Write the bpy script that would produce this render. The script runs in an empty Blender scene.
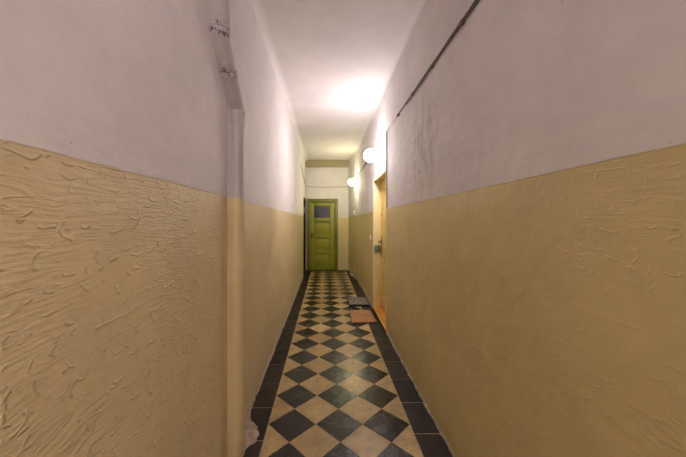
import bpy, bmesh, math, random
from mathutils import Vector, Matrix, noise as mnoise

random.seed(7)
S = bpy.context.scene
COL = S.collection
PI = math.pi

# ------------------------------------------------------------------ measures
XL, XR = -0.55, 0.745          # left / right wall faces
YN, YE = -2.6, 7.95            # wall behind the viewer / end wall
ZC = 3.03                      # ceiling
EYE = 1.36
BEND_Y, BEND_X = 6.75, 0.635   # right wall closes in towards the end wall
DY0, DY1, DZ = 3.51, 4.47, 2.0 # yellow doorway
KY0, KY1, KZ = 7.15, 7.93, 1.975  # dark doorway on the left
GX0, GX1, GZ = -0.501, 0.335, 1.966  # green door frame

def right_x(y):
    return XR if y <= BEND_Y else XR + (BEND_X - XR) * (y - BEND_Y) / (YE - BEND_Y)

# ------------------------------------------------------------------ helpers
def tag(o, label=None, cat=None, group=None, kind=None):
    if label: o['label'] = label
    if cat: o['category'] = cat
    if group: o['group'] = group
    if kind: o['kind'] = kind
    return o

def link(name, bm, mats, parent=None, smooth=False, loc=None):
    bmesh.ops.recalc_face_normals(bm, faces=bm.faces[:])
    me = bpy.data.meshes.new(name)
    bm.to_mesh(me); bm.free()
    for m in (mats if isinstance(mats, (list, tuple)) else [mats]):
        me.materials.append(m)
    if smooth:
        for p in me.polygons: p.use_smooth = True
        if hasattr(me, 'set_sharp_from_angle'): me.set_sharp_from_angle(angle=math.radians(40))
    o = bpy.data.objects.new(name, me)
    COL.objects.link(o)
    if parent:
        o.parent = parent
        pl = Vector(parent.location)
        if parent.parent: pl += Vector(parent.parent.location)
        o.location = -pl          # meshes are written in room coordinates
    return o

def empty(name, loc):
    o = bpy.data.objects.new(name, None)
    o.empty_display_size = 0.1
    COL.objects.link(o); o.location = loc
    return o

def box(bm, x0, x1, y0, y1, z0, z1, bevel=0.0, mat=0):
    vs = [bm.verts.new((x, y, z)) for x in (x0, x1) for y in (y0, y1) for z in (z0, z1)]
    idx = [(0,1,3,2),(4,6,7,5),(0,4,5,1),(2,3,7,6),(0,2,6,4),(1,5,7,3)]
    fs = []
    for f in idx:
        fc = bm.faces.new([vs[i] for i in f]); fc.material_index = mat; fs.append(fc)
    if bevel > 0:
        es = list({e for f in fs for e in f.edges})
        r = bmesh.ops.bevel(bm, geom=es, offset=bevel, segments=2, affect='EDGES', profile=0.6)
        for f in r['faces']: f.material_index = mat
    return bm

def prism(bm, pts, z0, z1):
    lo = [bm.verts.new((x, y, z0)) for x, y in pts]
    hi = [bm.verts.new((x, y, z1)) for x, y in pts]
    bm.faces.new(lo[::-1]); bm.faces.new(hi)
    n = len(pts)
    for i in range(n):
        bm.faces.new((lo[i], lo[(i+1) % n], hi[(i+1) % n], hi[i]))

def tube(bm, pts, r, seg=12, cap=True, rad=None):
    pts = [Vector(p) for p in pts]
    rings = []
    t0 = (pts[1]-pts[0]).normalized()
    ref = Vector((1,0,0)) if abs(t0.x) < 0.9 else Vector((0,0,1))
    n = (ref - t0*ref.dot(t0)).normalized()
    for i, p in enumerate(pts):
        if i == 0: t = pts[1]-pts[0]
        elif i == len(pts)-1: t = pts[-1]-pts[-2]
        else: t = (pts[i]-pts[i-1]).normalized() + (pts[i+1]-pts[i]).normalized()
        t.normalize()
        n = (n - t*n.dot(t)).normalized()
        b = t.cross(n)
        rr = r if rad is None else rad[i]
        rings.append([bm.verts.new(p + (n*math.cos(2*PI*k/seg) + b*math.sin(2*PI*k/seg))*rr) for k in range(seg)])
    for a, c in zip(rings, rings[1:]):
        for k in range(seg):
            bm.faces.new((a[k], a[(k+1) % seg], c[(k+1) % seg], c[k]))
    if cap:
        bm.faces.new(rings[0][::-1]); bm.faces.new(rings[-1])
    return bm

def lathe(bm, prof, origin, axis, seg=32):
    """prof: (distance along axis, radius)"""
    ax = Vector(axis).normalized(); o = Vector(origin)
    ref = Vector((0,0,1)) if abs(ax.z) < 0.9 else Vector((1,0,0))
    n = (ref - ax*ref.dot(ax)).normalized(); b = ax.cross(n)
    rings = []
    for d, r in prof:
        if r < 1e-6: rings.append([bm.verts.new(o+ax*d)])
        else: rings.append([bm.verts.new(o+ax*d+(n*math.cos(2*PI*k/seg)+b*math.sin(2*PI*k/seg))*r) for k in range(seg)])
    for a, c in zip(rings, rings[1:]):
        for k in range(seg):
            if len(a) == 1 and len(c) == 1: continue
            if len(a) == 1: bm.faces.new((a[0], c[(k+1) % seg], c[k]))
            elif len(c) == 1: bm.faces.new((a[k], a[(k+1) % seg], c[0]))
            else: bm.faces.new((a[k], a[(k+1) % seg], c[(k+1) % seg], c[k]))
    if len(rings[0]) > 1: bm.faces.new(rings[0][::-1])
    if len(rings[-1]) > 1: bm.faces.new(rings[-1])
    return bm

# ------------------------------------------------------------------ materials
class N:
    def __init__(self, name):
        m = bpy.data.materials.new(name); m.use_nodes = True
        self.m, self.t = m, m.node_tree
        self.b = self.t.nodes['Principled BSDF']
    def n(self, typ, **kw):
        x = self.t.nodes.new(typ)
        for k, v in kw.items(): setattr(x, k, v)
        return x
    def l(self, a, b): self.t.links.new(a, b)
    def set(self, sock, v):
        if isinstance(v, bpy.types.NodeSocket): self.l(v, sock)
        else: sock.default_value = v
    def math(self, op, a, b=0.0, c=None, clamp=False):
        x = self.n('ShaderNodeMath', operation=op, use_clamp=clamp)
        self.set(x.inputs[0], a); self.set(x.inputs[1], b)
        if c is not None: self.set(x.inputs[2], c)
        return x.outputs[0]
    def ramp(self, v, lo, hi, a=0.0, b=1.0, smooth=True):
        x = self.n('ShaderNodeMapRange')
        x.interpolation_type = 'SMOOTHSTEP' if smooth else 'LINEAR'
        self.set(x.inputs['Value'], v)
        x.inputs['From Min'].default_value = lo; x.inputs['From Max'].default_value = hi
        x.inputs['To Min'].default_value = a; x.inputs['To Max'].default_value = b
        return x.outputs['Result']
    def mix(self, f, a, b, blend='MIX'):
        x = self.n('ShaderNodeMix', data_type='RGBA', blend_type=blend)
        self.set(x.inputs[0], f); self.set(x.inputs[6], a); self.set(x.inputs[7], b)
        return x.outputs[2]
    def pos(self):
        g = self.n('ShaderNodeNewGeometry'); return g.outputs['Position']
    def xyz(self, v):
        s = self.n('ShaderNodeSeparateXYZ'); self.l(v, s.inputs[0]); return s.outputs
    def comb(self, x, y, z):
        c = self.n('ShaderNodeCombineXYZ')
        for i, v in enumerate((x, y, z)): self.set(c.inputs[i], v)
        return c.outputs[0]
    def noise(self, v, scale, detail=3.0, rough=0.5, dist=0.0, col=False):
        x = self.n('ShaderNodeTexNoise')
        self.l(v, x.inputs['Vector']); x.inputs['Scale'].default_value = scale
        x.inputs['Detail'].default_value = detail; x.inputs['Roughness'].default_value = rough
        x.inputs['Distortion'].default_value = dist
        return x.outputs['Color' if col else 'Fac']
    def voro(self, v, scale, feature='F1', out='Distance', rnd=1.0):
        x = self.n('ShaderNodeTexVoronoi', feature=feature)
        self.l(v, x.inputs['Vector']); x.inputs['Scale'].default_value = scale
        x.inputs['Randomness'].default_value = rnd
        return x.outputs[out]
    def bump(self, h, strength=1.0, dist=1.0):
        x = self.n('ShaderNodeBump')
        x.inputs['Strength'].default_value = strength; x.inputs['Distance'].default_value = dist
        self.l(h, x.inputs['Height']); self.l(x.outputs[0], self.b.inputs['Normal'])
    def out(self, col=None, rough=None, metal=None):
        if col is not None: self.set(self.b.inputs['Base Color'], col)
        if rough is not None: self.set(self.b.inputs['Roughness'], rough)
        if metal is not None: self.set(self.b.inputs['Metallic'], metal)
        return self.m

WHITE = (0.75, 0.718, 0.715, 1)
BEIGES = {'left': (0.66, 0.545, 0.315, 1), 'right': (0.665, 0.56, 0.28, 1), 'end': (0.66, 0.56, 0.27, 1)}

def grain(m, p, col, amt=0.12, scale=3.0):
    f = m.ramp(m.noise(p, scale, 5, 0.6), 0.3, 0.7)
    x = m.mix(f, (1-amt, 1-amt, 1-amt*0.9, 1), (1, 1, 1, 1))
    return m.mix(1.0, col, x, 'MULTIPLY')

def wall_material(name, side):
    m = N(name); p = m.pos(); x, y, z = m.xyz(p)
    u = x if side == 'end' else y          # along the wall
    s0, s1 = {'left': (1.500, -0.003), 'right': (1.524, -0.0048), 'end': (1.445, 0.0)}[side]
    wob = m.math('MULTIPLY', m.math('SUBTRACT', m.noise(p, 9, 2), 0.5), 0.006)
    zr = m.math('SUBTRACT', m.math('ADD', z, wob), m.math('MULTIPLY', u, s1))
    up = m.ramp(zr, s0-0.0025, s0+0.0025)
    uv = m.comb(u, z, 0.0)
    # ---- colours
    white = grain(m, p, WHITE, 0.10, 2.2)
    white = grain(m, p, white, 0.05, 14)
    # grimy scuffs and long dirt marks
    rot = m.comb(m.math('ADD', m.math('MULTIPLY', u, 9.0), m.math('MULTIPLY', z, 7.0)),
                 m.math('SUBTRACT', m.math('MULTIPLY', u, 1.1), m.math('MULTIPLY', z, 1.3)), 0.0)
    sc = m.math('MULTIPLY', m.ramp(m.noise(rot, 1.6, 4, 0.6), 0.64, 0.76), m.ramp(m.noise(uv, 1.7, 2), 0.45, 0.65))
    white = m.mix(m.math('MULTIPLY', sc, 0.38), white, (0.30, 0.25, 0.22, 1))
    spot = m.math('MULTIPLY', m.ramp(m.noise(uv, 46, 2), 0.71, 0.76), m.ramp(m.noise(uv, 2.3, 2), 0.52, 0.62))
    white = m.mix(m.math('MULTIPLY', spot, 0.4), white, (0.26, 0.21, 0.18, 1))
    if side == 'right':                     # leak with runs below it
        streak = m.ramp(m.noise(m.comb(m.math('MULTIPLY', u, 13), m.math('MULTIPLY', z, 3.6), 0.0), 1.0, 6, 0.68), 0.40, 0.68)
        band = m.math('MULTIPLY', m.ramp(u, 1.85, 2.1), m.ramp(u, 2.62, 2.3))
        hgt = m.math('MULTIPLY', m.ramp(z, 1.5, 1.75), m.ramp(z, 2.42, 2.12))
        leak = m.math('MULTIPLY', m.math('MULTIPLY', streak, band), m.math('MULTIPLY', hgt, m.ramp(m.noise(uv, 5.0, 4, 0.65), 0.30, 0.62)))
        white = m.mix(m.math('MULTIPLY', leak, 0.78), white, (0.27, 0.22, 0.18, 1))
    beige = grain(m, p, BEIGES[side], 0.12, 1.6)
    beige = grain(m, p, beige, 0.06, 7)
    grub = m.math('MULTIPLY', m.ramp(m.noise(uv, 3.0, 4, 0.6), 0.60, 0.74), 0.22)
    beige = m.mix(grub, beige, (0.36, 0.25, 0.10, 1))
    col = m.mix(up, beige, white)
    # ---- relief (metres)
    wn = m.noise(uv, 1.3, 1, 0.4, col=True)
    wx, wy, wz = m.xyz(wn)
    zz = m.math('ADD', z, m.math('MULTIPLY', m.math('SUBTRACT', wx, 0.5), 0.16))
    zz = m.math('ADD', zz, m.math('MULTIPLY', m.math('SUBTRACT', m.noise(uv, 9, 2), 0.5), 0.022))
    comb_ = m.noise(m.comb(m.math('MULTIPLY', u, 15), m.math('MULTIPLY', zz, 125), 0.0), 1.0, 3, 0.55)
    comb_ = m.ramp(comb_, 0.36, 0.68)
    # curled-up plaster edges: parts of rings round scattered centres
    def curls(scale, r0, w, seed):
        pv = m.comb(m.math('ADD', u, seed), m.math('MULTIPLY', z, 1.35), seed)
        q = m.n('ShaderNodeVectorMath', operation='ADD')
        m.l(pv, q.inputs[0])
        dd = m.n('ShaderNodeVectorMath', operation='SCALE'); dd.inputs['Scale'].default_value = 0.045
        m.l(m.noise(pv, 13, 3, col=True), dd.inputs[0]); m.l(dd.outputs[0], q.inputs[1])
        vt = m.n('ShaderNodeTexVoronoi'); m.l(q.outputs[0], vt.inputs['Vector']); vt.inputs['Scale'].default_value = scale
        df = m.n('ShaderNodeVectorMath', operation='SUBTRACT'); m.l(q.outputs[0], df.inputs[0]); m.l(vt.outputs['Position'], df.inputs[1])
        dx, dy, _z = m.xyz(df.outputs[0]); cr, cg, cb = m.xyz(vt.outputs['Color'])
        ang = m.math('ARCTAN2', dy, dx)
        away = m.math('COSINE', m.math('ADD', ang, m.math('ADD', m.math('MULTIPLY', cr, 3.2), 0.3)))
        c = m.math('SUBTRACT', 1.0, m.math('DIVIDE', m.math('ABSOLUTE', m.math('SUBTRACT', vt.outputs['Distance'], r0)), w), clamp=True)
        c = m.math('MULTIPLY', m.math('POWER', c, 1.5), m.ramp(away, 0.35, 0.75))
        return m.math('MULTIPLY', c, m.ramp(cg, 0.40, 0.60))
    cur = m.math('MAXIMUM', curls(13.0, 0.42, 0.085, 3.1), curls(22.0, 0.42, 0.12, 8.7))
    lng = m.noise(m.comb(m.math('MULTIPLY', u, 2.2), m.math('MULTIPLY', zz, 17), 4.0), 1.0, 2, 0.5)
    lng = m.math('MULTIPLY', m.ramp(m.math('ABSOLUTE', m.math('SUBTRACT', lng, 0.5)), 0.022, 0.0), m.ramp(m.noise(uv, 5.1, 2), 0.50, 0.60))
    rough_pl = m.math('ADD', m.math('MULTIPLY', m.math('MULTIPLY', comb_, m.ramp(m.noise(uv, 3.3, 3), 0.35, 0.62, 0.25, 1.0)), 0.0009), m.math('ADD', m.math('MULTIPLY', cur, 0.0024), m.math('MULTIPLY', lng, 0.0012)))
    if side == 'left':
        amt = 1.0
    elif side == 'right':
        amt = m.math('ADD', m.math('MULTIPLY', m.ramp(u, 1.10, 0.70), 0.40), 0.07)
        amt = m.math('ADD', amt, m.math('MULTIPLY', m.ramp(u, 2.4, 3.0), 0.16))
    else:
        amt = 0.1
    rel = m.math('MULTIPLY', rough_pl, amt)
    fine = m.math('MULTIPLY', m.noise(uv, 60, 3), 0.0009)
    soft = m.math('MULTIPLY', m.noise(uv, 4.5, 3), 0.010)
    up_rel = m.math('ADD', m.math('MULTIPLY', m.noise(m.comb(m.math('MULTIPLY', u, 5), m.math('MULTIPLY', z, 16), 2.0), 1.0, 4, 0.55), 0.0035), fine)
    low_rel = m.math('ADD', rel, fine)
    mx = m.n('ShaderNodeMix', data_type='FLOAT')
    m.set(mx.inputs[0], up); m.set(mx.inputs[2], low_rel); m.set(mx.inputs[3], up_rel)
    m.bump(m.math('ADD', mx.outputs[0], soft))
    m.b.inputs['Specular IOR Level'].default_value = 0.35
    return m.out(col, m.ramp(up, 0, 1, 0.45, 0.85))

def ceiling_material():
    m = N('ceiling paint'); p = m.pos(); x, y, z = m.xyz(p)
    c = grain(m, p, WHITE, 0.10, 2.0)
    v = m.comb(m.math('MULTIPLY', x, 2.5), m.math('MULTIPLY', y, 9), 0.0)
    f = m.math('MULTIPLY', m.ramp(m.noise(v, 1.6, 5, 0.65), 0.62, 0.75), 0.35)
    c = m.mix(f, c, (0.40, 0.34, 0.33, 1))
    m.bump(m.math('ADD', m.math('MULTIPLY', m.noise(v, 1.5, 3), 0.006), m.math('MULTIPLY', m.noise(p, 40, 2), 0.0012)))
    return m.out(c, 0.7)

def paint(name, col, rough=0.4, amt=0.12, scale=6, bump=0.0008, wear=None):
    m = N(name); p = m.pos()
    c = grain(m, p, (*col, 1), amt, scale)
    if wear:
        w = m.ramp(m.noise(p, 16, 5, 0.7), 0.62, 0.72)
        c = m.mix(m.math('MULTIPLY', w, wear[1]), c, (*wear[0], 1))
    m.bump(m.math('MULTIPLY', m.noise(p, 24, 4), bump))
    return m.out(c, rough)

def tile_material(name, col, col2, rough, spec=0.36, dust=0.10):
    m = N(name); p = m.pos()
    a = m.n('ShaderNodeAttribute', attribute_name='tint')
    r = m.xyz(a.outputs['Color'])
    c = m.mix(r[0], (*col, 1), (*col2, 1))
    c = grain(m, p, c, 0.30, 11)
    c = grain(m, p, c, 0.18, 38)
    f = m.ramp(m.noise(p, 55, 4, 0.7), 0.60, 0.75)
    c = m.mix(m.math('MULTIPLY', f, dust), c, (0.30, 0.24, 0.16, 1))
    rr = m.ramp(m.noise(p, 6, 4, 0.6), 0.3, 0.7, rough-0.05, rough+0.11)
    m.bump(m.math('ADD', m.math('MULTIPLY', m.noise(p, 9, 3), 0.0025), m.math('MULTIPLY', m.noise(p, 70, 3), 0.0006)))
    m.b.inputs['Specular IOR Level'].default_value = spec
    return m.out(c, rr)

def wood(name, c1, c2, axis, rough=0.45):
    m = N(name); p = m.pos(); s = list(m.xyz(p))
    sc = [40, 40, 40]; sc[axis] = 3
    v = m.comb(*[m.math('MULTIPLY', s[i], sc[i]) for i in range(3)])
    f = m.noise(v, 1.0, 4, 0.6, 0.6)
    c = m.mix(m.ramp(f, 0.3, 0.7), (*c1, 1), (*c2, 1))
    m.bump(m.math('MULTIPLY', f, 0.0008))
    m.b.inputs['Specular IOR Level'].default_value = 0.15
    return m.out(c, rough)

def metal(name, col, rough=0.4):
    m = N(name); p = m.pos()
    return m.out(grain(m, p, (*col, 1), 0.35, 60), rough, 0.85)

M = {}
M['wl'] = wall_material('plaster wall left', 'left')
M['wr'] = wall_material('plaster wall right', 'right')
M['we'] = wall_material('plaster wall end', 'end')
M['ceil'] = ceiling_material()
M['t_light'] = tile_material('tan cement tile', (0.39, 0.26, 0.10), (0.57, 0.42, 0.19), 0.34)
M['t_dark'] = tile_material('dark cement tile', (0.013, 0.0095, 0.0075), (0.027, 0.020, 0.016), 0.21, 0.28, 0.03)
M['t_border'] = tile_material('dark border tile', (0.012, 0.009, 0.006), (0.030, 0.020, 0.013), 0.42, 0.22, 0.40)
M['grout'] = paint('tile grout', (0.42, 0.33, 0.22), 0.9, 0.4, 30)
M['mortar'] = paint('old mortar', (0.46, 0.36, 0.27), 0.95, 0.5, 22, 0.018, ((0.09, 0.065, 0.045), 0.85))
M['green'] = paint('green door paint', (0.30, 0.30, 0.006), 0.38, 0.14, 5)
M['green_frame'] = paint('darker green frame paint', (0.175, 0.175, 0.008), 0.4, 0.18, 6)
M['yellow'] = paint('golden door paint', (0.74, 0.53, 0.15), 0.35, 0.10, 4)
M['cream'] = paint('pale yellow jamb paint', (0.82, 0.71, 0.36), 0.38, 0.10, 5)
M['thresh'] = wood('orange threshold wood', (0.50, 0.20, 0.035), (0.68, 0.33, 0.07), 1)
M['dark_wood'] = wood('very dark brown wood', (0.003, 0.002, 0.0015), (0.008, 0.005, 0.003), 2)
M['black'] = paint('black iron', (0.02, 0.017, 0.015), 0.5)
M['brown_iron'] = metal('browned brass', (0.22, 0.13, 0.06), 0.4)
M['green_plate'] = paint('greenish lock metal', (0.22, 0.26, 0.13), 0.4, 0.35, 60, 0.0008, ((0.05, 0.055, 0.03), 0.8))
M['white_plastic'] = paint('white plastic', (0.80, 0.78, 0.72), 0.35, 0.06)
M['cream_plastic'] = paint('cream plastic', (0.70, 0.58, 0.30), 0.4, 0.08)
M['beige_plastic'] = paint('painted over plastic', (0.66, 0.50, 0.22), 0.45, 0.08)
M['cable'] = paint('brown cable sheath', (0.15, 0.11, 0.08), 0.6, 0.35, 30)
M['cable_white'] = paint('cable painted over', (0.60, 0.55, 0.52), 0.6, 0.2, 20)
M['cable_grey'] = paint('grey brown thin cable', (0.30, 0.24, 0.15), 0.6, 0.2, 20)
M['soffit'] = paint('drab olive tone', (0.40, 0.34, 0.20), 0.8, 0.12, 3)  # one even olive tone, darker than the ceiling
M['bead'] = paint('blackish green bead', (0.045, 0.05, 0.012), 0.45)
M['dim'] = paint('blue grey wall coloured as unlit', (0.07, 0.08, 0.13), 0.8, 0.5, 5)
M['rubber'] = paint('black mat edge', (0.012, 0.011, 0.011), 0.7)

def pipe_material():
    m = N('pipe paint'); p = m.pos(); x, y, z = m.xyz(p)
    up = m.ramp(z, 1.489, 1.494)
    w = grain(m, p, (0.47, 0.43, 0.43, 1), 0.14, 5)
    b = grain(m, p, (0.62, 0.495, 0.26, 1), 0.14, 5)
    c = m.mix(up, b, w)
    # paint chipped off near the joints
    ch = m.ramp(m.noise(p, 42, 4, 0.7), 0.55, 0.59)
    zone = m.math('MULTIPLY', m.ramp(z, 2.235, 2.26), m.ramp(z, 2.345, 2.32))
    zone = m.math('MAXIMUM', zone, m.math('MULTIPLY', m.ramp(z, 2.105, 2.115), m.ramp(z, 2.145, 2.135)))
    zone = m.math('MAXIMUM', zone, m.math('MULTIPLY', m.ramp(z, 1.945, 1.955), m.ramp(z, 1.985, 1.975)))
    c = m.mix(m.math('MULTIPLY', m.math('MULTIPLY', ch, zone), 0.9), c, (0.05, 0.035, 0.028, 1))
    m.bump(m.math('ADD', m.math('MULTIPLY', m.noise(p, 12, 3), 0.005), m.math('MULTIPLY', m.math('MULTIPLY', ch, zone), -0.002)))
    return m.out(c, 0.5)
M['pipe'] = pipe_material()

def mat_speckled():
    m = N('speckled grey mat'); p = m.pos(); x, y, z = m.xyz(p)
    v = m.comb(m.math('MULTIPLY', x, 40), m.math('MULTIPLY', y, 26), 0)
    f = m.ramp(m.noise(v, 1.0, 3, 0.7), 0.42, 0.58)
    c = m.mix(f, (0.03, 0.028, 0.027, 1), (0.36, 0.33, 0.29, 1))
    m.bump(m.math('MULTIPLY', m.noise(p, 160, 2), 0.006))
    return m.out(c, 0.9)
def mat_brown():
    m = N('rust brown mat'); p = m.pos()
    f = m.ramp(m.noise(p, 120, 3, 0.7), 0.35, 0.65)
    c = m.mix(f, (0.36, 0.18, 0.07, 1), (0.54, 0.30, 0.13, 1))
    c = grain(m, p, c, 0.25, 7)
    m.bump(m.math('MULTIPLY', m.noise(p, 180, 2), 0.006))
    return m.out(c, 0.95)
M['mat_grey'] = mat_speckled(); M['mat_brown'] = mat_brown()
M['mat_edge'] = paint('brown mat binding', (0.20, 0.10, 0.045), 0.85)

def glass_dark():
    m = N('door pane glass'); p = m.pos()
    m.bump(m.math('MULTIPLY', m.noise(p, 30, 2), 0.004))
    m.b.inputs['Transmission Weight'].default_value = 1.0
    m.b.inputs['IOR'].default_value = 1.45
    return m.out((0.22, 0.25, 0.38, 1), 0.10)
M['glass'] = glass_dark()

def glow(name, col, s):
    m = N(name)
    m.b.inputs['Emission Color'].default_value = (*col, 1)
    m.b.inputs['Emission Strength'].default_value = s
    return m.out((0.85, 0.85, 0.82, 1), 0.25)
M['globe_a'] = glow('opal globe lit', (1.0, 0.90, 0.90), 39)
M['globe_b'] = glow('opal globe lit warm', (0.98, 0.92, 0.56), 28)
M['globe_fill'] = glow('added rear fill globe', (1.0, 0.885, 0.89), 84)

# ------------------------------------------------------------------ setting
T = 0.28   # wall thickness
def slab_wall(name, mat, pieces, label):
    bm = bmesh.new()
    for pts, z0, z1 in pieces: prism(bm, pts, z0, z1)
    o = link(name, bm, mat)
    return tag(o, label, 'wall', kind='structure')

rect = lambda x0, x1, y0, y1: [(x0, y0), (x1, y0), (x1, y1), (x0, y1)]
slab_wall('wall_left', M['wl'], [
    (rect(XL-T, XL, YN, KY0), -0.02, ZC+0.1),
    (rect(XL-T, XL, KY1, YE+T), -0.02, ZC+0.1),
    (rect(XL-T, XL, KY0, KY1), KZ, ZC+0.1)],
    'left corridor wall, white above and combed ochre plaster below, carrying the drain pipe')
slab_wall('wall_right', M['wr'], [
    (rect(XR, XR+T, YN, DY0), -0.02, ZC+0.1),
    (rect(XR, XR+T, DY1, BEND_Y), -0.02, ZC+0.1),
    (rect(XR, XR+T, DY0, DY1), DZ, ZC+0.1)],
    'right corridor wall, white above and smooth ochre below, with the yellow doorway')
slab_wall('wall_corner', M['wr'], [
    ([(XR, BEND_Y), (XR+T, BEND_Y), (XR+T, YE+T), (BEND_X, YE+T), (BEND_X, YE)], -0.02, ZC+0.1)],
    'last slanting stretch of the right wall, closing in beside the green door')
slab_wall('wall_far', M['we'], [
    (rect(XL-0.02, GX0+0.02, YE, YE+T), -0.02, ZC+0.1),
    (rect(GX1-0.02, BEND_X+0.02, YE, YE+T), -0.02, ZC+0.1),
    (rect(GX0+0.02, GX1-0.02, YE, YE+T), GZ-0.02, ZC+0.1)],
    'short end wall around the green door, cream above and ochre below')
slab_wall('wall_near', M['wr'], [(rect(XL-T, XR+T, YN-T, YN), -0.02, ZC+0.1)],
    'plain closing wall at the viewer end of the corridor')

# ceiling with a rounded cove along both long walls
bm = bmesh.new()
prof = []
R = 0.09
for k in range(9):
    a = PI - k*PI/16
    prof.append((XL-0.004+R+R*math.cos(a), ZC-R+R*math.sin(a)))
R2 = 0.06
for k in range(9):
    a = PI/2 - k*PI/16
    prof.append((XR+0.004-R2+R2*math.cos(a), ZC-R2+R2*math.sin(a)))
prof = [(XL-0.05, ZC-R)] + prof + [(XR+0.05, ZC-R2), (XR+0.05, ZC+0.12), (XL-0.05, ZC+0.12)]
NY = 40
rows = []
for j in range(NY+1):
    y = YN + (YE-YN)*j/NY
    rows.append([bm.verts.new((x, y, z)) for x, z in prof])
n = len(prof)
for a, c in zip(rows, rows[1:]):
    for k in range(n):
        bm.faces.new((a[k], a[(k+1) % n], c[(k+1) % n], c[k]))
bm.faces.new(rows[0]); bm.faces.new(rows[-1][::-1])
o = link('ceiling', bm, M['ceil'], smooth=True)
tag(o, 'long white plaster ceiling with rounded edges above the corridor', 'ceiling', kind='structure')

bm = bmesh.new()
box(bm, XL-0.01, BEND_X+0.03, YE-0.09, YE+0.02, 2.845, ZC+0.01, 0.006)
tag(link('trim_1', bm, M['soffit'], smooth=True), 'drab olive beam crossing under the ceiling over the green door', 'beam', kind='structure')

# floor: grout bed with every tile on top
D = 0.3157; CX0 = -0.382; CX1 = CX0 + 3*D
bm = bmesh.new()
tint = bm.loops.layers.float_color.new('tint')
box(bm, XL-0.27, XR+0.27, YN-0.02, YE+0.02, -0.10, -0.0025, 0, 3)
def clip_tile(poly, x0, x1, y0, y1):
    def cut(pts, f):
        out = []
        for i in range(len(pts)):
            a, b = pts[i], pts[(i+1) % len(pts)]
            fa, fb = f(a), f(b)
            if fa >= -1e-9: out.append(a)
            if (fa > 1e-9 and fb < -1e-9) or (fa < -1e-9 and fb > 1e-9):
                t = fa/(fa-fb); out.append((a[0]+(b[0]-a[0])*t, a[1]+(b[1]-a[1])*t))
        return out
    for f in (lambda p: p[0]-x0, lambda p: x1-p[0], lambda p: p[1]-y0, lambda p: y1-p[1]):
        if len(poly) < 3: return []
        poly = cut(poly, f)
    return poly
def inset(poly, d):
    n = len(poly); out = []
    A = sum(poly[i][0]*poly[(i+1) % n][1]-poly[(i+1) % n][0]*poly[i][1] for i in range(n))
    s = 1 if A > 0 else -1
    L = []
    for i in range(n):
        a, b = Vector(poly[i]), Vector(poly[(i+1) % n])
        t = (b-a).normalized(); nn = Vector((-t.y, t.x))*s
        L.append((a+nn*d, t))
    for i in range(n):
        p, t = L[i-1]; q, u = L[i]
        den = t.x*u.y-t.y*u.x
        if abs(den) < 1e-6: out.append(q.copy()); continue
        w = q-p; k = (w.x*u.y-w.y*u.x)/den
        out.append(p+t*k)
    return out
def tile(poly, mat, gap=0.0012):
    n = len(poly)
    P = []
    for i in range(n):
        if (Vector(poly[i])-Vector(poly[(i+1) % n])).length > 1e-4: P.append(poly[i])
    if len(P) < 3: return
    area = abs(sum(P[i][0]*P[(i+1) % len(P)][1]-P[(i+1) % len(P)][0]*P[i][1] for i in range(len(P))))/2
    if area < 2e-4: return
    lo = inset(P, gap); hi = inset(P, gap+0.0016)
    dz = random.uniform(-0.0005, 0.0005); tx, ty = random.gauss(0, 0.0022), random.gauss(0, 0.0022)
    c = sum((Vector(q) for q in P), Vector((0, 0)))/len(P)
    zf = lambda q: dz + tx*(q[0]-c.x) + ty*(q[1]-c.y)
    vl = [bm.verts.new((q[0], q[1], -0.004)) for q in lo]
    vm = [bm.verts.new((q[0], q[1], zf(q)-0.0009)) for q in lo]
    vh = [bm.verts.new((q[0], q[1], zf(q))) for q in hi]
    fs = [bm.faces.new(vh)]
    m_ = len(P)
    for i in range(m_):
        j = (i+1) % m_
        fs.append(bm.faces.new((vl[i], vl[j], vm[j], vm[i])))
        fs.append(bm.faces.new((vm[i], vm[j], vh[j], vh[i])))
    r = random.random()
    for f in fs:
        f.material_index = mat
        for lp in f.loops: lp[tint] = (r, r, r, 1)
Z0 = 1.923; YB = 7.74
k0 = math.floor((YN-Z0)/D)-1; k1 = math.ceil((YB-Z0)/D)+1
dia = lambda cx, cy: [(cx-D/2, cy), (cx, cy-D/2), (cx+D/2, cy), (cx, cy+D/2)]
for k in range(k0, k1+1):
    for i in range(3):
        q = clip_tile(dia(CX0+D/2+i*D, Z0+k*D), CX0, CX1, YN, YB)
        if len(q) >= 3: tile(q, 1)
    for i in range(4):
        q = clip_tile(dia(CX0+i*D, Z0+(k+.5)*D), CX0, CX1, YN, YB)
        if len(q) >= 3: tile(q, 0)
for xa, xb, ph in ((XL-0.015, CX0, 2.093), (CX1, XR+0.015, 1.838)):
    k = math.floor((YN-ph)/D)
    while ph + k*D < YB:
        a, b = max(YN, ph+k*D), min(YB, ph+(k+1)*D)
        if b-a > 0.02: tile([(xa, a), (xb, a), (xb, b), (xa, b)], 2, 0.0036)
        k += 1
xs = [XL-0.015] + [XL+0.17+i*D for i in range(4)] + [XR]
for a, b in zip(xs, xs[1:]):
    tile([(a, YB), (b, YB), (b, YE), (a, YE)], 2)
o = link('floor', bm, [M['t_light'], M['t_dark'], M['t_border'], M['grout']])
tag(o, 'tan and dark diamond checkered tile floor with dark border tiles', 'floor', kind='structure')

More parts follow.
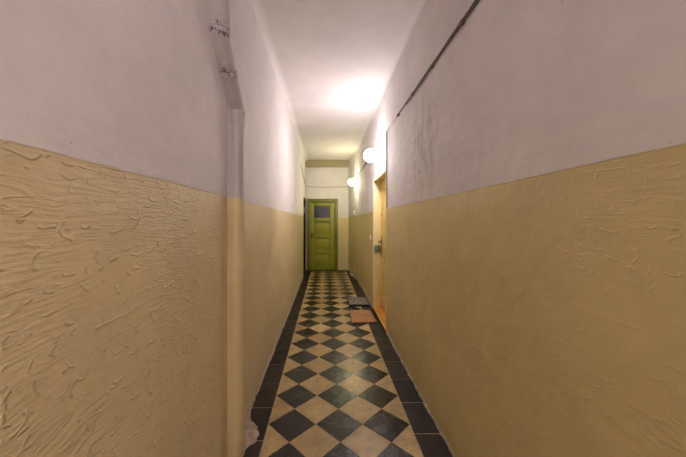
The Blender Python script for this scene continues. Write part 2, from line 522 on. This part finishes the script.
# crumbling mortar along the foot of the walls
def fillet(name, side, y0, y1, w0, h0, label, mound=None, amp=1.0):
    bm = bmesh.new(); rows = []
    ny = max(4, int((y1-y0)/0.022))
    for j in range(ny+1):
        y = y0+(y1-y0)*j/ny
        wall = XL if side < 0 else right_x(y)
        k = mnoise.noise(Vector((y*6, side*3.1, 0)))*0.55 + mnoise.noise(Vector((y*25, side*7.7, 1)))*0.45
        w = w0*(1+amp*k); h = h0*(1+amp*0.8*mnoise.noise(Vector((y*11, 4, side))))
        if mound:
            g = math.exp(-((y-mound[0])/mound[1])**2)
            w += mound[2]*g*(1+0.35*k); h += mound[3]*g*(1+0.5*k)
        row = []
        for t in range(7):
            s = t/6
            x = wall - side*(-0.012 + (w+0.012)*s)
            z = h*(1-s)**1.6 - 0.004*s + ((0.004+0.10*h*(1-s))*mnoise.noise(Vector((x*60, y*40, 3))) if 0 < t < 6 else 0)
            row.append(bm.verts.new((x, y, z)))
        row.append(bm.verts.new((wall+side*0.012, y, -0.01)))
        rows.append(row)
    for a, c in zip(rows, rows[1:]):
        for q in range(len(a)):
            r_ = (q+1) % len(a)
            bm.faces.new((a[q], a[r_], c[r_], c[q]))
    bm.faces.new(rows[0]); bm.faces.new(rows[-1][::-1])
    return tag(link(name, bm, M['mortar'], smooth=True), label, 'mortar edging', kind='structure')
fillet('trim_2', -1, YN, KY0-0.02, 0.024, 0.03, 'rough crumbling mortar edging along the foot of the left wall', (1.80, 0.14, 0.125, 0.05))
fillet('trim_3', 1, YN, DY0-0.005, 0.020, 0.022, 'thin worn mortar edging along the right wall before the yellow doorway', None)
fillet('trim_4', 1, DY1+0.005, YE, 0.022, 0.025, 'worn mortar edging along the right wall beyond the yellow doorway', (7.2, 0.3, 0.07, 0.03))

# ------------------------------------------------------------------ green door (end wall)
bm = bmesh.new()
fw = 0.072
yf = YE-0.028
for (a, b, c, d) in ((GX0, GX0+fw, 0, GZ), (GX1-fw-0.01, GX1, 0, GZ), (GX0+fw, GX1-fw-0.01, GZ-0.09, GZ)):
    box(bm, a, b, yf, YE+0.10, c, d, 0.006)
# outer bead of the frame and the door stop
box(bm, GX0-0.008, GX0+0.016, yf-0.012, YE-0.001, 0, GZ+0.008, 0.004)
box(bm, GX1-0.016, GX1+0.008, yf-0.012, YE-0.001, 0, GZ+0.008, 0.004)
box(bm, GX0+0.016, GX1-0.016, yf-0.012, YE-0.001, GZ-0.016, GZ+0.008, 0.004)
box(bm, GX0+fw, GX1-fw-0.01, yf+0.01, YE+0.10, 0.0, 0.022, 0.003)
door1 = tag(link('door_1', bm, M['green_frame'], smooth=True), 'lime green panelled door with small dark pane, closing the corridor end', 'door', kind='structure')
lx0, lx1, lz0, lz1 = GX0+fw+0.004, GX1-fw-0.016, 0.026, GZ-0.094
PX0, PX1 = -0.322, 0.118
rows_ = [(0.08, 0.455), (0.535, 0.89), (0.975, 1.325), (1.445, 1.775)]   # three panels, then the pane
yl = YE+0.004
bm = bmesh.new()
box(bm, lx0, PX0, yl, yl+0.042, lz0, lz1, 0.003)
box(bm, PX1, lx1, yl, yl+0.042, lz0, lz1, 0.003)
edges_z = [lz0] + [v for r in rows_ for v in r] + [lz1]
for a, b in zip(edges_z[0::2], edges_z[1::2]):
    box(bm, PX0-0.001, PX1+0.001, yl+0.0004, yl+0.0415, a, b, 0.003)
leaf = link('door_leaf', bm, M['green'], door1, smooth=True)
for a, b in rows_[:3]:
    bm = bmesh.new()
    box(bm, PX0-0.005, PX1+0.005, yl+0.018, yl+0.032, a-0.005, b+0.005)
    box(bm, PX0+0.045, PX1-0.045, yl+0.009, yl+0.020, a+0.045, b-0.045, 0.008)
    link('door_panel', bm, M['green'], leaf, smooth=True)
    bm = bmesh.new()                      # moulding round the panel; the upper rail throws a lip
    for (x0, x1, z0, z1) in ((PX0, PX0+0.016, a, b), (PX1-0.016, PX1, a, b), (PX0, PX1, a, a+0.016), (PX0, PX1, b-0.016, b)):
        box(bm, x0, x1, yl+0.004, yl+0.02, z0, z1, 0.004)
    link('panel_moulding', bm, M['green_frame'], leaf, smooth=True)
bm = bmesh.new()
box(bm, PX0-0.03, PX1+0.03, yl-0.022, yl+0.002, 1.352, 1.376, 0.004)
link('ledge_strip', bm, M['green_frame'], leaf, smooth=True)
a, b = rows_[3]
bm = bmesh.new()
box(bm, PX0-0.005, PX1+0.005, yl+0.018, yl+0.022, a-0.005, b+0.005)
link('window_pane', bm, M['glass'], leaf)
bm = bmesh.new()
for (x0, x1, z0, z1) in ((PX0, PX0+0.018, a, b), (PX1-0.018, PX1, a, b), (PX0, PX1, a, a+0.018), (PX0, PX1, b-0.018, b)):
    box(bm, x0, x1, yl-0.006, yl+0.018, z0, z1, 0.004)
link('window_bead', bm, M['bead'], leaf, smooth=True)
bm = bmesh.new()
lathe(bm, [(0, 0.026), (0.006, 0.026), (0.008, 0.011), (0.03, 0.010), (0.034, 0.022), (0.046, 0.028), (0.058, 0.022), (0.062, 0)], (-0.375, yl, 0.995), (0, -1, 0), 20)
box(bm, -0.392, -0.358, yl-0.004, yl+0.001, 0.89, 1.03, 0.002)
link('door_knob', bm, M['black'], leaf, smooth=True)
# room beyond the pane: its darkness is put into the wall colour
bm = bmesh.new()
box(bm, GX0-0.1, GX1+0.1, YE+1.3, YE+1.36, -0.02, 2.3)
tag(link('wall_beyond', bm, M['dim']), 'wall of the room behind the green door, coloured dark to look unlit', 'wall', kind='structure')

# ------------------------------------------------------------------ yellow door (right wall)
RX = XR+0.112
bm = bmesh.new()
box(bm, XR-0.004, XR+T, DY1-0.03, DY1+0.001, 0.0, DZ, 0.004)
box(bm, XR-0.004, XR+T, DY0-0.001, DY0+0.028, 0.0, DZ, 0.004)
box(bm, XR-0.004, XR+T, DY0+0.02, DY1-0.025, DZ-0.03, DZ+0.001, 0.004)
# rebate behind the leaf
box(bm, RX+0.046, XR+T, DY1-0.05, DY1-0.028, 0.0, DZ-0.028)
box(bm, RX+0.046, XR+T, DY0+0.026, DY0+0.05, 0.0, DZ-0.028)
box(bm, RX+0.046, XR+T, DY0+0.03, DY1-0.03, DZ-0.05, DZ-0.028)
door2 = tag(link('door_2', bm, M['cream'], smooth=True), 'yellow painted door set back in its pale yellow jamb on the right', 'door', kind='structure')
ly0, ly1 = DY0+0.032, DY1-0.036
bm = bmesh.new()
zz0, zz1 = 0.06, DZ-0.036
st = 0.12
yp0, yp1 = ly0+st, ly1-st
box(bm, RX, RX+0.042, ly0, yp0, zz0, zz1, 0.003)
box(bm, RX, RX+0.042, yp1, ly1, zz0, zz1, 0.003)
pan = [(0.24, 0.82), (0.98, 1.82)]
ez = [zz0, 0.24, 0.82, 0.98, 1.82, zz1]
for a, b in zip(ez[0::2], ez[1::2]):
    box(bm, RX+0.0004, RX+0.0416, yp0-0.001, yp1+0.001, a, b, 0.003)
yleaf = link('door_leaf', bm, M['yellow'], door2, smooth=True)
for a, b in pan:
    bm = bmesh.new()
    box(bm, RX+0.014, RX+0.028, yp0-0.005, yp1+0.005, a-0.005, b+0.005)
    box(bm, RX+0.007, RX+0.016, yp0+0.05, yp1-0.05, a+0.05, b-0.05, 0.006)
    link('door_panel', bm, M['yellow'], yleaf, smooth=True)
bm = bmesh.new()
hy = ly1-0.05
box(bm, RX-0.005, RX+0.001, hy-0.022, hy+0.022, 0.82, 1.12, 0.002)
link('lock_plate', bm, M['brown_iron'], yleaf, smooth=True)
bm = bmesh.new()
lathe(bm, [(0, 0.015), (0.008, 0.013), (0.045, 0.010)], (RX-0.003, hy, 1.045), (-1, 0, 0), 16)
tube(bm, [(RX-0.044, hy+0.008, 1.045), (RX-0.046, hy-0.03, 1.047), (RX-0.044, hy-0.075, 1.043), (RX-0.042, hy-0.11, 1.038)], 0.009, 12, True, [0.010, 0.0095, 0.009, 0.008])
link('door_handle', bm, M['brown_iron'], yleaf, smooth=True)
bm = bmesh.new()
lathe(bm, [(0, 0.014), (0.006, 0.013), (0.008, 0.009), (0.009, 0)], (RX+0.001, ly1-0.06, 1.45), (-1, 0, 0), 16)
link('lock_cylinder', bm, M['brown_iron'], yleaf, smooth=True)
# rim-lock keeper screwed to the far jamb
bm = bmesh.new()
yj = DY1-0.03
box(bm, XR+0.008, XR+0.098, yj-0.018, yj+0.001, 0.885, 0.985, 0.004)
box(bm, XR+0.035, XR+0.082, yj-0.026, yj-0.016, 0.900, 0.945, 0.003)
strike = link('lock_keeper', bm, M['green_plate'], door2, smooth=True); strike['label'] = 'greenish metal lock keeper'
bm = bmesh.new()
box(bm, XR-0.014, XR+0.20, DY0+0.001, DY1-0.001, 0.0, 0.032, 0.005)
th = link('threshold', bm, M['thresh'], door2, smooth=True); th['label'] = 'orange brown wooden threshold'
bm = bmesh.new()
box(bm, XR-0.022, XR-0.012, DY0+0.001, DY1-0.001, 0.0, 0.026, 0.002)
ed = link('threshold_edge', bm, M['dark_wood'], door2); ed['label'] = 'dark front edge of the threshold'

# ------------------------------------------------------------------ dark doorway (left wall)
bm = bmesh.new()
box(bm, XL-T, XL+0.001, KY1-0.04, KY1+0.001, 0, KZ, 0.003)
box(bm, XL-T, XL+0.001, KY0-0.001, KY0+0.03, 0, KZ, 0.003)
box(bm, XL-T, XL+0.001, KY0+0.02, KY1-0.03, KZ-0.05, KZ+0.001, 0.003)
box(bm, XL-T, XL+0.002, KY0+0.02, KY1-0.03, 0, 0.02, 0.003)
door3 = tag(link('door_3', bm, M['dark_wood'], smooth=True), 'nearly black doorway in the left wall beside the green door', 'door', kind='structure')
bm = bmesh.new()
box(bm, XL-0.17, XL-0.13, KY0+0.033, KY1-0.043, 0.022, KZ-0.053, 0.003)
for a, b in ((0.2, 0.9), (1.05, 1.8)):
    box(bm, XL-0.135, XL-0.122, KY0+0.13, KY1-0.14, a, b, 0.006)
dl3 = link('door_leaf', bm, M['dark_wood'], door3, smooth=True)
bm = bmesh.new()
lathe(bm, [(0, 0.024), (0.006, 0.024), (0.008, 0.01), (0.03, 0.01), (0.036, 0.024), (0.05, 0.024), (0.056, 0)], (XL-0.131, KY0+0.09, 1.0), (1, 0, 0), 16)
link('door_knob', bm, M['brown_iron'], dl3, smooth=True)

# ------------------------------------------------------------------ drain pipe
PX, PY, PR = -0.520, 1.67, 0.047
UY = 1.40
pipe = empty('drain_pipe', (PX, PY, 0))
tag(pipe, 'painted drain pipe running up the left wall with a double bend', 'pipe')
def arc_pts(a, b, c, r, n=6):
    """polyline a-b-c with the corner rounded"""
    a, b, c = Vector(a), Vector(b), Vector(c)
    d1, d2 = (a-b).normalized(), (c-b).normalized()
    p, q = b+d1*r, b+d2*r
    return [(p*(1-t)**2 + b*2*t*(1-t) + q*t*t) for t in [i/n for i in range(n+1)]]
zb, zt = 2.005, 2.265
bm = bmesh.new()
pts = [Vector((PX+0.002*math.sin(z*7), PY+0.0015*math.sin(z*5+1), z)) for z in [0.0, 0.2, 0.4, 0.6, 0.8, 1.0, 1.2, 1.4, 1.6, 1.8, 1.955]]
tube(bm, pts, PR, 28)
link('lower_pipe', bm, M['pipe'], pipe, smooth=True)
bm = bmesh.new()
e1 = arc_pts((PX, PY, 1.9), (PX, PY, zb), (PX, UY, zt), 0.035, 6)
e2 = arc_pts((PX, PY, zb), (PX, UY, zt), (PX, UY, 2.6), 0.045, 6)
tube(bm, [Vector((PX, PY, 1.945))] + e1 + e2 + [Vector((PX, UY, 2.36))], PR-0.001, 28)
link('offset_pipe', bm, M['pipe'], pipe, smooth=True)
bm = bmesh.new()
tube(bm, [(PX, UY, 2.35), (PX, UY, 2.6), (PX, UY, 2.8), (PX, UY, ZC+0.01)], PR, 28)
link('upper_pipe', bm, M['pipe'], pipe, smooth=True)
def collar(p, d, L, r, name='collar'):
    bm = bmesh.new()
    lathe(bm, [(-L/2, PR-0.004), (-L/2, r-0.002), (-L/2+0.004, r), (L/2-0.004, r), (L/2, r-0.002), (L/2, PR-0.004)], p, d, 28)
    link(name, bm, M['pipe'], pipe, smooth=True)
slope = Vector((0, UY-PY, zt-zb)).normalized()
collar((PX, PY, 1.957), (0, 0, 1), 0.085, PR+0.0045)
collar(Vector((PX, PY, zb))+slope*0.20, slope, 0.028, PR+0.003)
collar((PX, UY, 2.335), (0, 0, 1), 0.09, PR+0.0045)
collar((PX, PY, 1.075), slope + Vector((0, 0, 1.6)), 0.022, PR+0.003)
# cracked seams in the paint at the joints
def seam(p, d, name='joint_seam', a0=-60, a1=170):
    bm = bmesh.new(); d = Vector(d).normalized()
    e1_ = Vector((1, 0, 0)); e1_ = (e1_ - d*e1_.dot(d)).normalized(); e2_ = d.cross(e1_)
    q = [Vector(p)+(e1_*math.cos(math.radians(a))+e2_*math.sin(math.radians(a)))*(PR+0.0008)+d*0.0025*mnoise.noise(Vector((a*0.05, p[2], 2))) for a in range(a0, a1, 6)]
    tube(bm, q, 0.0018, 6)
    x = link(name, bm, M['black'], pipe, smooth=True); x['label'] = 'dark crack in the paint'
seam(Vector((PX, PY, zb-0.004)), Vector((0, 0, 1))+slope, a0=-110, a1=60)
seam(Vector((PX, UY, 2.262)), (0, 0, 1), a0=-75, a1=35)
# painted-over plaster packed between pipe and wall
bm = bmesh.new()
rows = []
for z in [0.0, 0.3, 0.6, 0.9, 1.2, 1.5, 1.8, zb-0.01]:
    rows.append([(XL-0.01, PY-0.062, z), (XL+0.004, PY-0.060, z), (XL+0.012, PY-0.050, z), (PX+0.004, PY-0.043, z), (PX, PY, z),
                 (PX+0.006, PY+0.042, z), (XL+0.014, PY+0.050, z), (XL-0.01, PY+0.064, z)])
for z in [zt+0.005, 2.5, 2.8, ZC]:
    rows.append([(x, y-(PY-UY), z) for x, y, _ in rows[0]])
vr = [[bm.verts.new(p) for p in r] for r in rows]
for a, c in zip(vr, vr[1:]):
    for q in range(len(a)-1): bm.faces.new((a[q], a[q+1], c[q+1], c[q]))
    bm.faces.new((a[-1], a[0], c[0], c[-1]))
bm.faces.new(vr[0][::-1]); bm.faces.new(vr[-1])
link('wall_packing', bm, M['pipe'], pipe, smooth=True)

# ------------------------------------------------------------------ globe lamps
def globe_lamp(y, z, gm, label, r=0.088):
    x = right_x(y)
    L = empty('globe_wall_lamp', (x, y, z))
    tag(L, label, 'lamp', 'opal globe lamps on the right wall')
    bm = bmesh.new()
    lathe(bm, [(-0.003, 0.048), (0.012, 0.048), (0.018, 0.040), (0.020, 0.030), (0.020, 0)], (x, y, z), (-1, 0, 0), 28)
    link('wall_plate', bm, M['white_plastic'], L, smooth=True)
    bm = bmesh.new()
    gx = 0.048 + r
    lathe(bm, [(0.016, 0.028), (0.030, 0.028), (0.034, 0.038), (0.056, 0.040), (0.060, 0.036), (0.060, 0)], (x, y, z), (-1, 0, 0), 28)
    link('socket_collar', bm, M['white_plastic'], L, smooth=True)
    bm = bmesh.new()
    bmesh.ops.create_uvsphere(bm, u_segments=28, v_segments=16, radius=r, matrix=Matrix.Translation((x-gx, y, z)))
    link('globe', bm, gm, L, smooth=True)
    return L
globe_lamp(3.90, 2.25, M['globe_a'], 'lit white globe lamp on the right wall just above the yellow doorway', 0.088)
globe_lamp(6.70, 2.27, M['globe_b'], 'second lit globe lamp farther off, on the right wall near the green door', 0.084)
globe_lamp(-1.9, 2.284, M['globe_fill'], 'added unseen globe behind the viewer, brightening the near walls', 0.088)  # added out of view as fill light for the near walls

# ------------------------------------------------------------------ cables
def wavy(y0, y1, z, amp, seed, step=0.09, r=0.008, off=0.0):
    n = max(2, int((y1-y0)/step)); out = []
    for i in range(n+1):
        y = y0+(y1-y0)*i/n
        out.append((right_x(y)-r-0.004-off, y, z+amp*mnoise.noise(Vector((y*2.3, seed, 0)))))
    return out
cab = empty('surface_cable', (XR, 3.45, 2.43))
tag(cab, 'brown electric cable clipped along the upper right wall to the lamps', 'cable')
bm = bmesh.new()
tube(bm, wavy(YN, 2.95, 2.435, 0.012, 1, r=0.008), 0.0065, 8)
tube(bm, wavy(YN, 2.60, 2.424, 0.012, 1.4, r=0.006), 0.0045, 8)
run = link('cable_run', bm, M['cable'], cab, smooth=True)
bm = bmesh.new()
tube(bm, wavy(2.93, 4.95, 2.436, 0.008, 1, r=0.006), 0.006, 8)
c2 = link('painted_run', bm, M['cable_white'], cab, smooth=True); c2['label'] = 'stretch of cable painted white'
bm = bmesh.new()
tube(bm, wavy(4.93, 6.42, 2.405, 0.006, 2, r=0.007), 0.010, 8)
link('cable_run', bm, M['cable'], cab, smooth=True)
for (y, zt_) in ((3.90, 2.43), (6.40, 2.40)):
    bm = bmesh.new()
    if y < 5: tube(bm, [(XR-0.0075, y, zt_), (XR-0.0075, y, 2.30)], 0.006, 8)
    else: tube(bm, [(XR-0.0075, y, zt_), (XR-0.0075, 6.55, 2.34), (XR-0.0075, 6.66, 2.30)], 0.006, 8)
    link('lamp_lead', bm, M['cable_white'], cab, smooth=True)
bm = bmesh.new()
tube(bm, [(XR-0.010, 3.455, 2.44), (XR-0.010, 3.452, 2.2), (XR-0.010, 3.458, 1.95), (XR-0.010, 3.45, 1.53)], 0.0085, 8)
dr = link('cable_drop', bm, M['cable_white'], cab, smooth=True); dr['label'] = 'white-painted vertical lead'
for y in (0.72, 1.12, 1.545, 1.985, 2.42, 2.90, 3.44):
    bm = bmesh.new()
    zc = 2.435+0.012*mnoise.noise(Vector((y*2.3, 1, 0)))-0.006
    lathe(bm, [(0.0006, 0.014), (0.016, 0.014), (0.020, 0.012), (0.021, 0)], (XR, y, zc), (-1, 0, 0), 10)
    link('cable_clip', bm, M['cable'] if y < 3 else M['cable_white'], cab, smooth=True)

cb2 = bpy.data.objects
bm = bmesh.new()
pts = [(XL+0.009, 6.30, 2.60), (XL+0.009, 6.9, 2.48), (XL+0.009, 7.5, 2.37), (XL+0.009, 7.90, 2.315), (XL+0.012, YE-0.009, 2.31)]
pts += [(XL+0.05+(BEND_X-XL-0.06)*t, YE-0.009, 2.31-0.012*math.sin(t*PI)) for t in [i/10 for i in range(11)]]
tube(bm, pts, 0.007, 8)
tag(link('thin_cable', bm, M['cable_grey'], smooth=True), 'thin grey-brown cable crossing the end wall above the green door', 'cable')

# ------------------------------------------------------------------ small wall fittings
def on_bend(y, z):
    """position and axes on the slanted end of the right wall"""
    t = Vector((BEND_X-XR, YE-BEND_Y, 0)).normalized()
    nrm = Vector((-t.y, t.x, 0))
    return Vector((right_x(y), y, z)), t, nrm
def plate_on(bm, c, t, nrm, w, h, d0, d1, bevel=0.003):
    b2 = bmesh.new()
    box(b2, -w/2, w/2, d0, d1, -h/2, h/2, bevel)
    mtx = Matrix.Translation(c) @ Matrix((t, nrm, Vector((0, 0, 1)))).transposed().to_4x4()
    b2.transform(mtx)
    me = bpy.data.meshes.new('t'); b2.to_mesh(me); b2.free(); bm.from_mesh(me); bpy.data.meshes.remove(me)
c, t, nr = on_bend(7.11, 1.575)
sw = empty('light_switch', c); tag(sw, 'small pale light switch on the right wall just above the ochre paint edge', 'light switch')
bm = bmesh.new(); plate_on(bm, c, t, nr, 0.085, 0.10, -0.002, 0.016); link('switch_plate', bm, M['white_plastic'], sw, smooth=True)
bm = bmesh.new(); plate_on(bm, c, t, nr, 0.03, 0.045, 0.014, 0.024); link('rocker', bm, M['cream_plastic'], sw, smooth=True)
c, t, nr = on_bend(6.92, 0.21)
so = empty('wall_socket', c); tag(so, 'ochre-painted socket low on the right wall near the far end', 'socket')
bm = bmesh.new(); plate_on(bm, c, t, nr, 0.085, 0.085, -0.002, 0.03, 0.008); link('socket_box', bm, M['beige_plastic'], so, smooth=True)
bm = bmesh.new(); lathe(bm, [(0.028, 0.024), (0.034, 0.024), (0.034, 0.020), (0.0305, 0.019), (0.0305, 0)], c, nr, 20); link('socket_ring', bm, M['beige_plastic'], so, smooth=True)

bp = empty('bell_push', (XR, 4.76, 1.09)); tag(bp, 'small white bell push on the wall beside the yellow door jamb', 'doorbell')
bm = bmesh.new(); box(bm, XR-0.014, XR+0.002, 4.735, 4.785, 1.055, 1.125, 0.004); link('bell_case', bm, M['white_plastic'], bp, smooth=True)
bm = bmesh.new(); lathe(bm, [(0.012, 0.010), (0.017, 0.010), (0.019, 0.007), (0.0195, 0)], (XR, 4.76, 1.09), (-1, 0, 0), 16); link('button', bm, M['brown_iron'], bp, smooth=True)

np_ = empty('switch_box', (XL, 7.02, 1.62)); tag(np_, 'cream switch box on the left wall beside the dark doorway', 'light switch')
bm = bmesh.new(); box(bm, XL-0.002, XL+0.022, 6.95, 7.06, 1.54, 1.72, 0.005); link('switch_plate', bm, M['cream_plastic'], np_, smooth=True)
bm = bmesh.new(); box(bm, XL+0.02, XL+0.03, 6.985, 7.025, 1.60, 1.66, 0.003); link('rocker', bm, M['white_plastic'], np_, smooth=True)

# ------------------------------------------------------------------ door mats
def mat_shape(name, corners, z1, top, edge, label, part, rim):
    c = sum((Vector(q) for q in corners), Vector((0, 0)))/4
    r = empty(name, (c.x, c.y, 0)); tag(r, label, 'door mat')
    def layer(ins, za, zb_, mt, nm, wav):
        bm = bmesh.new()
        P = inset(corners, ins) if ins > 0 else [Vector(q) for q in corners]
        n = 14; g = []
        for i in range(n+1):
            row = []
            for j in range(n+1):
                u, v = i/n, j/n
                q = P[0]*(1-u)*(1-v)+P[1]*u*(1-v)+P[2]*u*v+P[3]*(1-u)*v
                w = wav*mnoise.noise(Vector((q.x*9, q.y*9, 2)))
                row.append((q.x+0.4*wav*mnoise.noise(Vector((q.y*20, 1, 1))), q.y+0.4*wav*mnoise.noise(Vector((q.x*20, 5, 1))), w))
            g.append(row)
        hi = [[bm.verts.new((x, y, zb_+w)) for x, y, w in row] for row in g]
        lo = [[bm.verts.new((x, y, za)) for x, y, w in row] for row in g]
        for i in range(n):
            for j in range(n):
                bm.faces.new((hi[i][j], hi[i+1][j], hi[i+1][j+1], hi[i][j+1]))
                bm.faces.new((lo[i][j], lo[i][j+1], lo[i+1][j+1], lo[i+1][j]))
        for i in range(n):
            bm.faces.new((lo[i][0], lo[i+1][0], hi[i+1][0], hi[i][0]))
            bm.faces.new((lo[i+1][n], lo[i][n], hi[i][n], hi[i+1][n]))
            bm.faces.new((lo[0][i+1], lo[0][i], hi[0][i], hi[0][i+1]))
            bm.faces.new((lo[n][i], lo[n][i+1], hi[n][i+1], hi[n][i]))
        return link(nm, bm, mt, r, smooth=True)
    layer(0, 0.0012, z1*0.75, edge, 'backing', 0.002)
    layer(rim, z1*0.6, z1, top, part, 0.003)
    return r
mat_shape('doormat', [(0.373, 4.56), (0.700, 4.56), (0.702, 5.00), (0.392, 4.98)], 0.036, M['mat_grey'], M['rubber'],
          'speckled grey and black doormat, the farther of two by the yellow door', 'pile_top', 0.010)
mat_shape('doormat', [(0.338, 3.79), (0.690, 3.82), (0.672, 4.33), (0.364, 4.32)], 0.020, M['mat_brown'], M['mat_edge'],
          'flat rust-brown doormat in front of the yellow door, nearer the viewer', 'pile_top', 0.012)

# ------------------------------------------------------------------ world, camera, render look
w = bpy.data.worlds.new('dusk'); S.world = w; w.use_nodes = True
bg = w.node_tree.nodes['Background']
bg.inputs[0].default_value = (0.32, 0.38, 0.72, 1); bg.inputs[1].default_value = 0.02

cam = bpy.data.cameras.new('camera'); co = bpy.data.objects.new('camera', cam); COL.objects.link(co)
co.location = (0, 0, EYE); co.rotation_euler = (PI/2, 0, 0)
cam.sensor_fit = 'HORIZONTAL'; cam.sensor_width = 36
cam.lens = 287/686*36
cam.shift_x = 17.5/686; cam.shift_y = -7.5/686
cam.clip_start = 0.02
S.camera = co

S.view_settings.view_transform = 'Standard'
S.view_settings.look = 'None'
S.view_settings.gamma = 1.0
S.view_settings.use_curve_mapping = False
S.view_settings.exposure = 1.66
S.cycles.use_denoising = True
S.cycles.diffuse_bounces = 8
S.cycles.max_bounces = 12
S.cycles.sample_clamp_indirect = 8
